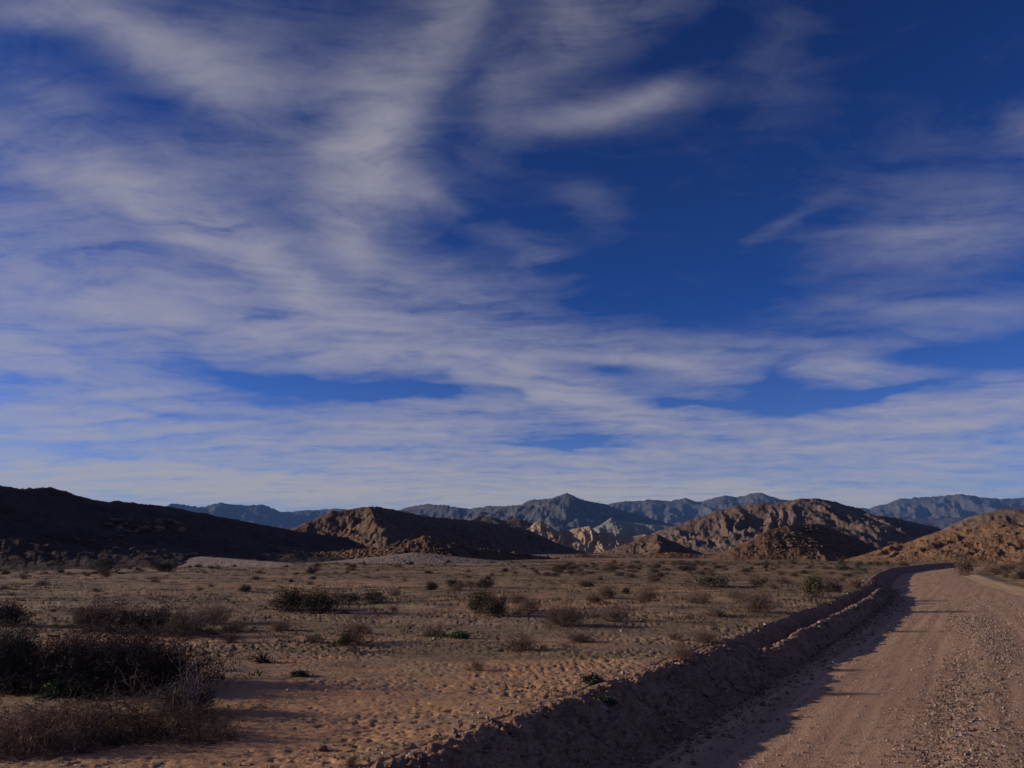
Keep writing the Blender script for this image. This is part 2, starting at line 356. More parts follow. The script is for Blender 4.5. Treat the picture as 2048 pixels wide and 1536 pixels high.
def make_banks():
    ss = s_rows(.028, .0005); u = np.linspace(-.10, 1.42, 100)
    SS, U = np.meshgrid(ss, u, indexing='ij'); t = foot(SS)-U; x, y = xy_of(SS, t)
    h = H(x, y)
    jb = .16*fbm(SS*1.3, U*2, 4, 107)
    win = sst(U, -.05, .1)*(1-sst(U+jb, .90, 1.15))
    r = np.hypot(x, y)
    n = .11*fbm(x*3.0, y*3.0, 5, 101, .62)+.06*np.abs(perlin(x*8, y*8, 103))+.035*np.abs(perlin(x*15, y*15, 106))*sst(fbm(x, y, 2, 105), -.3, .3)+.016*fbm(x*26, y*26, 2, 104)
    h = h+win*n+.008*sst(U, -.1, 0)-.03*(1-sst(U, -.1, -.03))-.05*sst(U+jb, 1.10, 1.30)
    tag(link('bank', mesh_np('bank', pts(x, y, h), grid_faces(*SS.shape), M_BANK)), kind='structure')
    ss = s_rows(.05, .0008); u = np.linspace(-.08, 1.5, 50)
    SS, U = np.meshgrid(ss, u, indexing='ij'); t = foot(SS)+width(SS)+U; x, y = xy_of(SS, t)
    j = .5*fbm(SS*.35, SS*0+2, 4, 113)
    h = base_h(x, y)+.05*fbm(x*3, y*3, 5, 111)*sst(U, 0, .1)+.008-.05*(1-sst(U+.2*j, -.06, .04))-.10*sst(U+j, 1.0, 1.3)
    tag(link('road_edge', mesh_np('road_edge', pts(x, y, h), grid_faces(*SS.shape)[:, ::-1], M_EDGE)), kind='structure')
M_EDGE = rock_material('pale_sand_edge', (.29, .195, .12), (.38, .26, .165), (.34, .23, .145), 3.0, .02, .4)
make_road(); make_banks()

# ------------------------------------------------------------ hills and mountains
def crest3(pl, d0, d1=None):
    """crest points (photo x, photo y) -> world, at depth d0 (left end) .. d1 (right end) or per-point third value"""
    out = []
    for i, p in enumerate(pl):
        d = p[2] if len(p) > 2 else d0+(d1-d0 if d1 else 0)*i/(len(pl)-1)
        r = ray(p[0], p[1]); k = d/r[1]; out.append((r[0]*k, d, EYE+r[2]*k))
    return np.array(out)
def hill(name, crest, mtl, slope, spurs, seed, rough=.10, gully=.16, gw=None, front=None, back=None, grid=(300, 150), conc=1.25,
         spur_ang=.35, sky_rough=.35, side=None, base=.3, nscale=None, ridges=()):
    """A range as ridge lines: the crest plus spurs running down from it; gullies run down the fall line,
    none at the crest and deepest half way down; finer broken rock on top."""
    rnd = random.Random(seed)
    C = crest; hmax = C[:, 2].max()-base
    ex = hmax/slope*conc
    fr = front or ex*1.15; bk = back or ex*1.1; sd_ = side or ex*.9
    tot = np.r_[0, np.cumsum(np.linalg.norm(np.diff(C[:, :2], axis=0), axis=1))]
    segs = [(C[i], C[i+1], 0, tot[i], tot[i+1]) for i in range(len(C)-1)]
    for rp in ridges:
        Q = crest3(rp, 0)
        segs += [(Q[i], Q[i+1], 1, 0, 0) for i in range(len(Q)-1)]
    for k in range(spurs):
        a = tot[-1]*(k+.5+rnd.uniform(-.35, .35))/spurs
        P = np.array([np.interp(a, tot, C[:, j]) for j in range(3)])
        for sgn in (1, -1):
            hh = P[2]-base
            if hh < hmax*.08: continue
            L = hh/slope*rnd.uniform(.8, 1.3)
            ang = rnd.gauss(0, spur_ang)
            pr = P-[0, 0, hh*.03]; n = 5
            for q in range(n):
                f1 = (q+1)/n; ang2 = ang+rnd.gauss(0, .3)
                stp = np.array([math.sin(ang2), -sgn*math.cos(ang2)])*L/n
                z = base+hh*(1-f1)**1.3*rnd.uniform(.92, 1.0)
                nx = np.array([pr[0]+stp[0], pr[1]+stp[1], min(z, pr[2])])
                segs.append((pr, nx, 1, a, a)); pr = nx
    xs = np.r_[C[:, 0]-sd_, C[:, 0]+sd_]; ys = np.r_[C[:, 1]-fr, C[:, 1]+bk]
    y0 = max(ys.min(), 18.0); y1 = ys.max()
    u0 = (C[0, 0]-sd_)/C[0, 1]; u1 = (C[-1, 0]+sd_)/C[-1, 1]
    uu = np.linspace(u0, u1, grid[0]); yy = y0+(y1-y0)*np.linspace(0, 1, grid[1])
    U, Y = np.meshgrid(uu, yy); X = U*Y
    sc = nscale or hmax*1.2
    wx = X+sc*.16*fbm(X/sc*1.1, Y/sc*1.1, 3, seed+1); wy = Y+sc*.16*fbm(X/sc*1.1+7, Y/sc*1.1, 3, seed+2)
    best = np.full(X.shape, -1e9); md = np.full(X.shape, 1e9); ma = np.zeros(X.shape)
    for A, B, kind, a0, a1 in segs:
        d = B-A; L2 = d[0]**2+d[1]**2+1e-9
        qx, qy = (wx, wy)
        t = np.clip(((qx-A[0])*d[0]+(qy-A[1])*d[1])/L2, 0, 1)
        dist = np.hypot(qx-A[0]-t*d[0], qy-A[1]-t*d[1]); zc = A[2]+t*d[2]
        hh = np.maximum(zc-base, .02*hmax)
        sl = slope*(1.25 if kind else 1.0)
        w = hh/sl*conc
        z = np.where(dist < w, base+hh*np.clip(1-dist/w, 0, 1)**conc, base-(dist-w)*slope*.5)
        best = np.maximum(best, z)
        if not kind:
            c = dist < md; md = np.where(c, dist, md); ma = np.where(c, a0+t*(a1-a0), ma)
    rel = np.clip((best-base)/hmax, 0, 1.1)
    gw = gw or hmax*.55
    aa = ma/gw+.5*fbm(X/sc*2, Y/sc*2, 3, seed+3); dd = md/gw*.28
    g1 = ridged(aa, dd, 4, seed+5, .55)-.5
    mid_ = sst(md, 0, hmax/slope*.35)*sst(rel, 0.0, .25)
    fi = fbm(X/sc*6, Y/sc*6, 5, seed+6, .58)
    f3 = ridged(X/sc*11, Y/sc*11, 3, seed+7)-.5
    lo = sst(rel, -.02, .12)
    cw = sky_rough+(1-sky_rough)*sst(md, 0, hmax/slope*.3)
    z = best+hmax*gully*g1*mid_+hmax*rough*(fi*.95+f3*.2)*cw*(.25+.75*lo)
    e = np.minimum(np.minimum(sst(U, u0, u0+(u1-u0)*.03), 1-sst(U, u1-(u1-u0)*.03, u1)), np.minimum(sst(Y, y0, y0+(y1-y0)*.03), 1-sst(Y, y1-(y1-y0)*.04, y1)))
    z = np.where(z > -1, z*e+(-1.5)*(1-e), np.maximum(z, -8))
    o = link(name, mesh_np(name, pts(X, Y, z), grid_faces(*X.shape), mtl))
    tag(o, kind='structure')
    return o, X, Y, z
M_FAR = rock_material('far_mountain_rock', (.060, .058, .064), (.115, .108, .110), (.08, .076, .08), .006, 8, .4)
M_MIDR = rock_material('brown_mountain_rock', (.115, .076, .060), (.175, .118, .090), (.125, .095, .07), .03, 2.2, .45)
M_BROWN = rock_material('brown_hill_rock', (.10, .060, .042), (.175, .108, .077), (.13, .092, .062), .16, 1.0, .4)
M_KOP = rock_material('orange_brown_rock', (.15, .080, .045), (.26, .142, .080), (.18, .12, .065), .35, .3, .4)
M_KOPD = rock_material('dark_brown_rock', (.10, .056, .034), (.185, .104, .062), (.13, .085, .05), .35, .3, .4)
M_DARK = rock_material('shade_darkened_rock', (.045, .026, .019), (.075, .045, .033), (.06, .038, .026), .30, .35, .4)  # rock colour lowered so the hill's shaded face comes out deeper
M_PALE = rock_material('pale_badland_rock', (.29, .20, .135), (.42, .30, .205), (.32, .205, .13), .06, .6, .6)
M_GREY = rock_material('grey_green_rock', (.20, .19, .15), (.29, .265, .21), (.24, .21, .17), .02, 2, .4)
M_MOUND = rock_material('pale_gravel', (.22, .16, .125), (.33, .25, .20), (.26, .19, .15), .5, .1, .4)

# blue ranges on the horizon
hill('mountain', crest3([(230,1024),(300,1018),(335,1012),(350,1006),(375,1010),(395,1014),(420,1009),(438,1005),(470,1009),(505,1010),(520,1007),(545,1016),(560,1023),(600,1020),(640,1019),(680,1017),(740,1022),(800,1026)], 7000, 7600), M_FAR, .55, 12, 1, .11, .22, sky_rough=.35, grid=(420, 120))
hill('mountain', crest3([(1160,1030),(1222,1008),(1250,1001),(1290,999),(1340,1001),(1375,994),(1400,1002),(1430,994),(1450,989),(1480,993),(1517,984),(1540,991),(1565,998),(1620,1005),(1700,1020)], 6600, 6300), M_FAR, .55, 10, 2, .11, .22, sky_rough=.35, grid=(420, 120))
hill('mountain', crest3([(790,1024,4400),(830,1012,4350),(850,1008,4300),(890,1010,4200),(940,1017,4150),(975,1011,4100),(1010,1012,4000),(1045,1009,3950),(1070,998,3900),(1100,997,3850),(1130,986,3800),(1150,995,3950),(1170,1001,4100),(1200,1007,4300),(1240,1018,4500),(1290,1032,4700),(1330,1045,4800)], 0), M_FAR, .5, 13, 3, .11, .26, sky_rough=.35, grid=(560, 170))
hill('mountain', crest3([(1660,1022),(1690,1013),(1730,1016),(1750,1012),(1800,997),(1850,993),(1900,989),(1920,987),(1960,994),(2000,997),(2048,996),(2150,1000),(2260,1010)], 7000, 6600), M_FAR, .55, 12, 4, .11, .26, sky_rough=.35, grid=(420, 130))
hill('mountain', crest3([(1640,1050),(1760,1040),(1850,1036),(1960,1034),(2060,1038),(2200,1045)], 5000, 4800), M_FAR, .5, 6, 44, .08, .12, grid=(260, 90))
hill('grey_ridge', crest3([(1190,1068),(1205,1050),(1222,1035),(1250,1043),(1300,1048),(1345,1052),(1400,1060)], 2300, 2300), M_GREY, .6, 9, 5, .10, .22, grid=(260, 90))
hill('brown_mountain', crest3([(1270,1098,800),(1340,1058,810),(1380,1038,815),(1400,1032,820),(1430,1020,820),(1480,1010,820),(1510,1006,815),(1550,1006,810),(1600,998,800),(1640,997,805),(1670,1003,820),(1700,1020,840),(1740,1030,860),(1790,1034,870),(1830,1045,880),(1880,1055,900),(1940,1075,920)], 0), M_MIDR, .5, 15, 66, .11, .26, gw=22, grid=(720, 260), spur_ang=.3)
# nearer hills
hill('ridge_hill', crest3([(580,1082,300),(615,1054,305),(640,1037,310),(670,1022,312),(740,1012,316),(780,1016,328),(840,1030,352),(900,1037,378),(960,1042,405),(1000,1048,420),(1060,1062,445),(1120,1088,470),(1180,1108,490)], 0), M_BROWN, .5, 6, 77, .12, .16, gw=7, ridges=[[(735,1012,316),(750,1034,296),(765,1062,270),(790,1090,240)]], grid=(620, 240), spur_ang=.3)
hill('round_hill', crest3([(915,1060),(935,1042),(960,1030),(985,1033),(1005,1040),(1040,1037),(1075,1052),(1110,1065)], 720, 720), M_MIDR, .5, 5, 8, .07, .12, grid=(260, 90))
hill('pale_hill', crest3([(1030,1085),(1055,1060),(1085,1040),(1105,1055),(1120,1064),(1135,1060),(1150,1056),(1180,1052),(1200,1066),(1230,1065),(1255,1073),(1290,1068),(1330,1095)], 560, 540), M_PALE, .7, 8, 9, .12, .26, gw=7, grid=(460, 170), spur_ang=.5)
hill('pale_hill', crest3([(1070,1100),(1090,1084),(1110,1078),(1130,1092),(1155,1083),(1180,1096),(1205,1087),(1230,1102)], 500, 495), M_PALE, .7, 5, 19, .12, .25, gw=6, grid=(320, 120), spur_ang=.5)
hill('low_hill', crest3([(1170,1118),(1220,1098),(1260,1085),(1290,1072),(1312,1067),(1340,1080),(1370,1100),(1400,1112)], 240, 235), M_BROWN, .5, 0, 10, .06, .10, ridges=[[(1312,1067,237),(1316,1085,225),(1322,1104,212)]], grid=(360, 130))
hill('rocky_outcrop', crest3([(1060,1124),(1110,1114),(1160,1107),(1230,1113),(1290,1111),(1340,1104),(1400,1109),(1470,1104),(1540,1110)], 185, 172), M_KOP, .4, 6, 12, .35, .1, grid=(520, 90), sky_rough=1)
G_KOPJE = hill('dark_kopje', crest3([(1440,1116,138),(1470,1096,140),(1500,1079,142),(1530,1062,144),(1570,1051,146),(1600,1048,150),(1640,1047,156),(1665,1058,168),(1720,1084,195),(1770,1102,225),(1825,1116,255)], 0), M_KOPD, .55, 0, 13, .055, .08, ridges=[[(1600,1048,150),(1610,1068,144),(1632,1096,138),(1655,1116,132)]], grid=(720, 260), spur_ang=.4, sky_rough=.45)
hill('far_slope', crest3([(1840,1075),(1905,1052),(1950,1030),(2000,1018),(2048,1016),(2120,1020),(2220,1040)], 330, 300), M_MIDR, .5, 4, 14, .07, .12, grid=(320, 120))
G_ORANGE = hill('orange_hill', crest3([(1775,1118,150),(1805,1104,145),(1835,1088,140),(1870,1068,134),(1905,1057,130),(1940,1052,127),(1985,1040,124),(2005,1040,122),(2030,1052,119),(2060,1056,116),(2130,1062,110),(2230,1080,104)], 0), M_KOP, .36, 6, 15, .055, .20, gw=5, grid=(720, 240), sky_rough=.6, spur_ang=.35)
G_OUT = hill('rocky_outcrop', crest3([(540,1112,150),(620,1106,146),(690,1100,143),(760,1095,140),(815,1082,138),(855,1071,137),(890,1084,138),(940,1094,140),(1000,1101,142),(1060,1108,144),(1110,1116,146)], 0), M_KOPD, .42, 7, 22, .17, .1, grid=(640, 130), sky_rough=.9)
hill('gravel_mound', crest3([(770,1116,118),(800,1108,118),(830,1105,118),(860,1107,119),(900,1112,120),(950,1117,120)], 0), M_MOUND, .12, 2, 23, .10, .05, grid=(300, 90), base=.4)
hill('gravel_mound', crest3([(340,1120,100),(375,1115,98),(405,1113,96),(450,1116,92),(510,1121,88),(580,1126,84)], 0), M_MOUND, .12, 2, 24, .10, .05, grid=(300, 90), base=.4)
# the long dark hill on the left, its hidden side towards the sun
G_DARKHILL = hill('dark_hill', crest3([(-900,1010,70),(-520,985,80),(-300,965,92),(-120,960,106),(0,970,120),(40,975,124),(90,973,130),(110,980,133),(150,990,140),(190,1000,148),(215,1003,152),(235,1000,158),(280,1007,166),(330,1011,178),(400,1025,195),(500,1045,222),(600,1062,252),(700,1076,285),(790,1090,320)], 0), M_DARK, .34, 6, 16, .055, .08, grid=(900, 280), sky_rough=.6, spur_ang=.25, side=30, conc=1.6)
# ------------------------------------------------------------ air
def make_haze():
    x0, x1, y0, y1, z0, z1 = -9000, 9000, -1500, 11000, -10.0, 640.0
    V = [(x, y, z) for z in (z0, z1) for y in (y0, y1) for x in (x0, x1)]
    m_ = bpy.data.materials.new('thin_air'); m_.use_nodes = True; T = NT(m_.node_tree)
    v = T.n('ShaderNodeVolumePrincipled', {'Color': (.22, .46, 1, 1), 'Density': 3.4e-5, 'Anisotropy': 0.0})
    T.n('ShaderNodeOutputMaterial', {'Volume': v.outputs[0]})
    tag(link('haze', mesh_np('haze', V, np.array([(0, 2, 3, 1), (4, 5, 7, 6), (0, 1, 5, 4), (2, 6, 7, 3), (0, 4, 6, 2), (1, 3, 7, 5)]), m_, smooth=False)), kind='stuff')
make_haze()
#@TERR@
# ------------------------------------------------------------ plants
M_TWIG = plain_material('dry_twigs', (.11, .070, .055), (.21, .145, .115), 8)
M_TWIG_DARK = plain_material('dark_purple_twigs', (.045, .030, .028), (.10, .066, .060), 8)
M_TWIG_RED = plain_material('reddish_twigs', (.075, .044, .034), (.17, .105, .078), 8)
M_TWIG_PALE = plain_material('bleached_twigs', (.15, .11, .095), (.26, .20, .17), 8)
M_STEM = plain_material('dark_stems', (.045, .032, .026), (.09, .065, .05), 8)
M_LEAF_DARK = plain_material('dark_small_leaves', (.028, .026, .018), (.060, .050, .034), 5)
M_LEAF_PURPLE = plain_material('dull_brown_leaves', (.050, .034, .032), (.095, .066, .058), 5)
M_LEAF_OLIVE = plain_material('olive_leaves', (.080, .068, .034), (.135, .115, .058), 5)
M_LEAF_GREY = plain_material('grey_green_leaves', (.055, .053, .040), (.10, .094, .070), 5)
M_LEAF_GREEN = plain_material('fresh_green_leaves', (.050, .072, .024), (.09, .125, .045), 5)
M_DRYLEAF = plain_material('dry_brown_leaves', (.10, .066, .042), (.18, .12, .075), 5)

def norm(v): return v/(np.linalg.norm(v)+1e-9)
def tubes(lines, sides=3):
    """polylines with radii -> vertices, faces"""
    V = []; F = []; nv = 0
    for P, r0, r1 in lines:
        P = np.asarray(P); n = len(P); T = np.gradient(P, axis=0); T /= np.linalg.norm(T, axis=1)[:, None]+1e-9
        ref = np.array([.31, .17, .93]) if abs(T[0, 2]) < .8 else np.array([1., .2, 0])
        A = np.cross(T, ref); A /= np.linalg.norm(A, axis=1)[:, None]+1e-9; B = np.cross(T, A)
        rr = np.linspace(r0, r1, n)[:, None, None]; a = np.arange(sides)*2*math.pi/sides
        ring = P[:, None]+rr*(np.cos(a)[None, :, None]*A[:, None]+np.sin(a)[None, :, None]*B[:, None])
        V.append(ring.reshape(-1, 3)); F.append(grid_faces(n, sides, True)+nv); nv += n*sides
    return np.vstack(V), np.vstack(F)
def grow(rg, n, h, w, tilt=(.15, 1.2), kids=5, depth=2, wig=.25, r=.006, up=.25, rootspread=.12, thin=.45):
    """wiry branches fanning out of a root crown; returns polylines and tip positions"""
    lines = []; tips = []
    def branch(p, d, L, rad, lev):
        k = 5 if lev == 0 else 4; P = [p]; q = d
        for i in range(k):
            q = norm(q+rg.normal(0, wig, 3)+np.array([0, 0, up*.35])); p = p+q*L/k; P.append(p)
        P = np.array(P); P[:, 2] = np.maximum(P[:, 2], .004)
        lines.append((P, rad, rad*thin)); tips.append((P[-1], q))
        if lev < depth:
            for j in range(kids if lev == 0 else max(2, kids-2)):
                f = rg.uniform(.25, .98); i = min(int(f*k), k-1); b = P[i]+(P[i+1]-P[i])*(f*k-i)
                dd = norm(norm(P[i+1]-P[i])*.8+rg.normal(0, .62, 3)+np.array([0, 0, up*.5]))
                branch(b, dd, L*rg.uniform(.3, .6), rad*.6, lev+1)
    for i in range(n):
        a = rg.uniform(0, 2*math.pi); tl = rg.uniform(*tilt)
        d = np.array([math.sin(tl)*math.cos(a), math.sin(tl)*math.sin(a), math.cos(tl)])
        reach = 1/math.sqrt((math.sin(tl)/(w*.5))**2+(math.cos(tl)/h)**2)
        root = np.array([math.cos(a), math.sin(a), 0])*rg.uniform(0, rootspread)*w*.5
        branch(root-[0, 0, .03], d, reach*rg.uniform(.65, 1.0), r*rg.uniform(.7, 1.2), 0)
    return lines, tips
def leaves(rg, tips, n, size, spread, aspect=2.2, droop=0):
    """small separate leaves round the twig tips"""
    pos = np.array([t[0] for t in tips]); i = rg.integers(0, len(pos), n)
    c = pos[i]+rg.normal(0, spread, (n, 3)); c[:, 2] = np.maximum(c[:, 2], .01)
    a = rg.normal(0, 1, (n, 3)); a[:, 2] += .5-droop; a /= np.linalg.norm(a, axis=1)[:, None]
    b = np.cross(a, rg.normal(0, 1, (n, 3))); b /= np.linalg.norm(b, axis=1)[:, None]+1e-9
    s_ = size*rg.uniform(.6, 1.4, (n, 1)); L = a*s_*aspect*.5; Wd = b*s_*.5
    V = np.stack([c-L, c+Wd, c+L, c-Wd], 1).reshape(-1, 3)
    return V, np.arange(n*4).reshape(-1, 4)
class Proto:
    """meshes of one plant: either a bare one (a single mesh) or stems plus foliage"""
    def __init__(s, name, stem=None, fol=None): s.name, s.stem, s.fol = name, stem, fol
def bare(name, seed, m_, **kw):
    rg = np.random.default_rng(seed); l, t = grow(rg, **kw); V, F = tubes(l)
    return Proto(name, mesh_np(name, V, F, m_))
def leafy(name, seed, mst, mlf, nleaf, size, spread, aspect=2.2, stuffz=None, **kw):
    rg = np.random.default_rng(seed); l, t = grow(rg, **kw); V, F = tubes(l)
    LV, LF = leaves(rg, t, nleaf, size, spread, aspect)
    return Proto(name, mesh_np('stems', V, F, mst), mesh_np('foliage', LV, LF, mlf, smooth=False))
def plant(p, x, y, sc, label, cat, group=None, rz=None, sink=.01, tilt=None, z=None):
    z = Hs(x, y) if z is None else z
    rz = rz if rz is not None else RND.uniform(0, 6.28)
    sc = sc if hasattr(sc, '__len__') else (sc, sc, sc)
    if p.fol is None: o = link(p.name, p.stem)
    else:
        o = link(p.name, None); o.empty_display_size = .1
        link('stems', p.stem, o); link('foliage', p.fol, o)
    o.location = (x, y, z-sink); o.rotation_euler = (0, 0, rz); o.scale = sc
    return tag(o, label, cat, group)
RND = random.Random(4)
# --- prototypes, each about one metre across
DRY = [bare('dry_shrub', 100+i, M_TWIG if i % 2 else M_TWIG_RED, n=30+4*i, h=.50, w=1.0, kids=7, depth=2, r=.0055, wig=.28, tilt=(.1, 1.35)) for i in range(5)]
GREYDRY = [bare('dry_shrub', 120+i, M_TWIG, n=44, h=.46, w=1.0, kids=8, depth=2, r=.005, wig=.3, tilt=(.1, 1.4)) for i in range(2)]
DARK = [leafy('dark_shrub', 140+i, M_STEM, M_LEAF_DARK if i != 1 else M_LEAF_PURPLE, 2300, .017, .035, n=40, h=.52, w=1.0, kids=7, depth=2, r=.006) for i in range(4)]
OLIVE = [leafy('olive_shrub', 150+i, M_TWIG, M_LEAF_OLIVE, 2600, .018, .04, aspect=3, n=30, h=.72, w=.9, kids=6, depth=2, r=.005, up=.5) for i in range(3)]
GREYG = [leafy('grey_green_shrub', 160+i, M_TWIG, M_LEAF_GREY, 2200, .020, .035, n=26, h=.42, w=1.0, kids=6, depth=2, r=.005) for i in range(2)]
BROWN = [leafy('brown_shrub', 170+i, M_TWIG, M_DRYLEAF, 1700, .020, .035, n=26, h=.5, w=1.0, kids=6, depth=2, r=.005) for i in range(4)]

def at(p, X, Y, wpx, hpx, label, cat='shrub', group=None, w0=1.0, h0=.5, rz=None, dshift=0, deep=1.0):
    """stand plant p with its foot at a point of the photograph, as wide and tall as it is there"""
    x, y = land(X, Y); y += dshift; x *= 1+dshift/max(y, 1)
    d = y; sx = wpx/FPX*d/w0; sz = hpx/FPX*d/h0
    rz = rz if rz is not None else RND.uniform(-.4, .4)+(math.pi if RND.random() < .5 else 0)
    return plant(p, x, y, (sx, sx*deep, sz), label, cat, group, rz=rz)
# --- the large ones in the left foreground
big1 = leafy('dark_shrub', 201, M_TWIG_DARK, M_LEAF_PURPLE, 22000, .0065, .009, n=150, h=.36, w=1.0, kids=11, depth=2, r=.0030, wig=.42, tilt=(.1, 1.45), rootspread=.7)
at(big1, 205, 1386, 370, 96, 'large sprawling dark purple-brown shrub, biggest mass in the left foreground', h0=.36, rz=0, deep=.5, dshift=.45)
big2 = leafy('olive_dark_shrub', 202, M_STEM, M_LEAF_GREY, 20000, .012, .03, n=60, h=.7, w=1.0, kids=7, depth=2, r=.005)
at(big2, 5, 1385, 110, 118, 'dull green leafy shrub cut off by the left edge of the photo', h0=.7, rz=0)
big3 = leafy('dark_shrub', 203, M_TWIG_DARK, M_LEAF_PURPLE, 4000, .008, .012, n=70, h=.4, w=1.0, kids=7, depth=2, r=.004, rootspread=.5)
at(big3, 205, 1262, 150, 52, 'broad dark shrub standing just behind the largest purple-brown shrub', h0=.4, deep=.8)
at(DARK[1], 300, 1262, 130, 42, 'low dull brown shrub at the right shoulder of the broad dark shrub')
sprawl = bare('dry_shrub', 204, M_TWIG_RED, n=130, h=.32, w=1.0, kids=9, depth=2, r=.0036, wig=.62, tilt=(.3, 1.5), rootspread=.95, up=.10)
at(sprawl, 235, 1470, 410, 74, 'long tangle of bare reddish twigs in front of the largest dark shrub', h0=.30, rz=0, deep=.55)
sprawl2 = bare('dry_shrub', 205, M_TWIG_RED, n=110, h=.3, w=1.0, kids=8, depth=2, r=.0042, wig=.62, tilt=(.3, 1.5), rootspread=.9, up=.05)
at(sprawl2, 55, 1500, 260, 78, 'low mat of reddish twigs in the bottom left corner', h0=.28, rz=0, deep=.6)
upr = bare('dry_shrub', 206, M_TWIG_PALE, n=17, h=.95, w=1.0, kids=4, depth=1, r=.0065, wig=.20, tilt=(.0, .7), up=.5, rootspread=.6, thin=.3)
at(upr, 345, 1440, 160, 118, 'bleached upright forked twigs rising out of the reddish twig tangle', h0=.9, rz=.3, deep=.6)
dense = leafy('dark_shrub', 207, M_STEM, M_LEAF_PURPLE, 3000, .018, .03, n=50, h=.42, w=1.0, kids=8, depth=2, r=.004)
at(dense, 372, 1425, 120, 55, 'small dense dark shrub under the bleached upright twigs', h0=.42)
at(GREYDRY[0], 365, 1272, 150, 48, 'grey-brown dry shrub to the right of the broad dark shrubs, left part of the plain', h0=.46)
at(GREYDRY[1], 425, 1248, 110, 40, 'grey-brown dry shrub beside a long flat shadow, left part of the plain', h0=.46)
at(DARK[0], 12, 1252, 110, 45, 'dark low shrub at the left edge of the photo, behind the green one')
# --- fresh green weeds
def weed(seed, n=26, h=.8, mlf=M_LEAF_GREEN):
    rg = np.random.default_rng(seed); lines, tips = grow(rg, n=n, h=h, w=1.0, kids=3, depth=1, r=.012, tilt=(.1, 1.1))
    V, F = tubes(lines); LV, LF = leaves(rg, tips, 900, .07, .07, 2.6)
    return Proto('green_weed', mesh_np('stems', V, F, mlf), mesh_np('foliage', LV, LF, mlf, smooth=False))
W1 = weed(301); W2 = weed(302); W3 = weed(303, 20, .6, M_LEAF_GREY)
at(W1, 112, 1393, 62, 32, 'small bright green weed at the foot of the largest dark shrub, left one', 'weed', h0=.8)
at(W2, 176, 1390, 42, 26, 'small bright green weed at the foot of the largest dark shrub, right one', 'weed', h0=.8)
at(W3, 1187, 1367, 42, 18, 'low grey-green weed on the sand near the bank crest', 'weed', h0=.6)
at(W2, 921, 1277, 34, 13, 'low green weed right of the dead wood in mid plain', 'weed', h0=.8)
at(W3, 1215, 1405, 38, 12, 'grey-green weed growing on the lip of the shaded bank', 'weed', h0=.6)
at(W3, 600, 1352, 34, 11, 'tiny grey-green weed on bare sand below the leafy succulent', 'weed', h0=.6)
# --- succulent: thick pointed leaves in a rosette
def succulent():
    rg = np.random.default_rng(9); V = []; F = []
    for i in range(26):
        a = i*2.4; tl = .15+1.15*(i/26)**.8; d = np.array([math.sin(tl)*math.cos(a), math.sin(tl)*math.sin(a), math.cos(tl)]); L = .42+.2*rg.random()
        p = [np.array([0, 0, .02])]
        for k in range(5): d = norm(d+[0, 0, -.10]); p.append(p[-1]+d*L/5)
        v, f = tubes([(np.array(p), .045, .006)], 5); v[:, 2] = np.maximum(v[:, 2], 0); F.append(f+sum(len(q) for q in V)); V.append(v)
    return Proto('succulent', mesh_np('succulent', np.vstack(V), np.vstack(F), M_LEAF_DARK))
SUC = succulent()
at(SUC, 525, 1325, 44, 25, 'dark succulent rosette standing alone on the sand, left of centre', 'succulent', h0=.55)
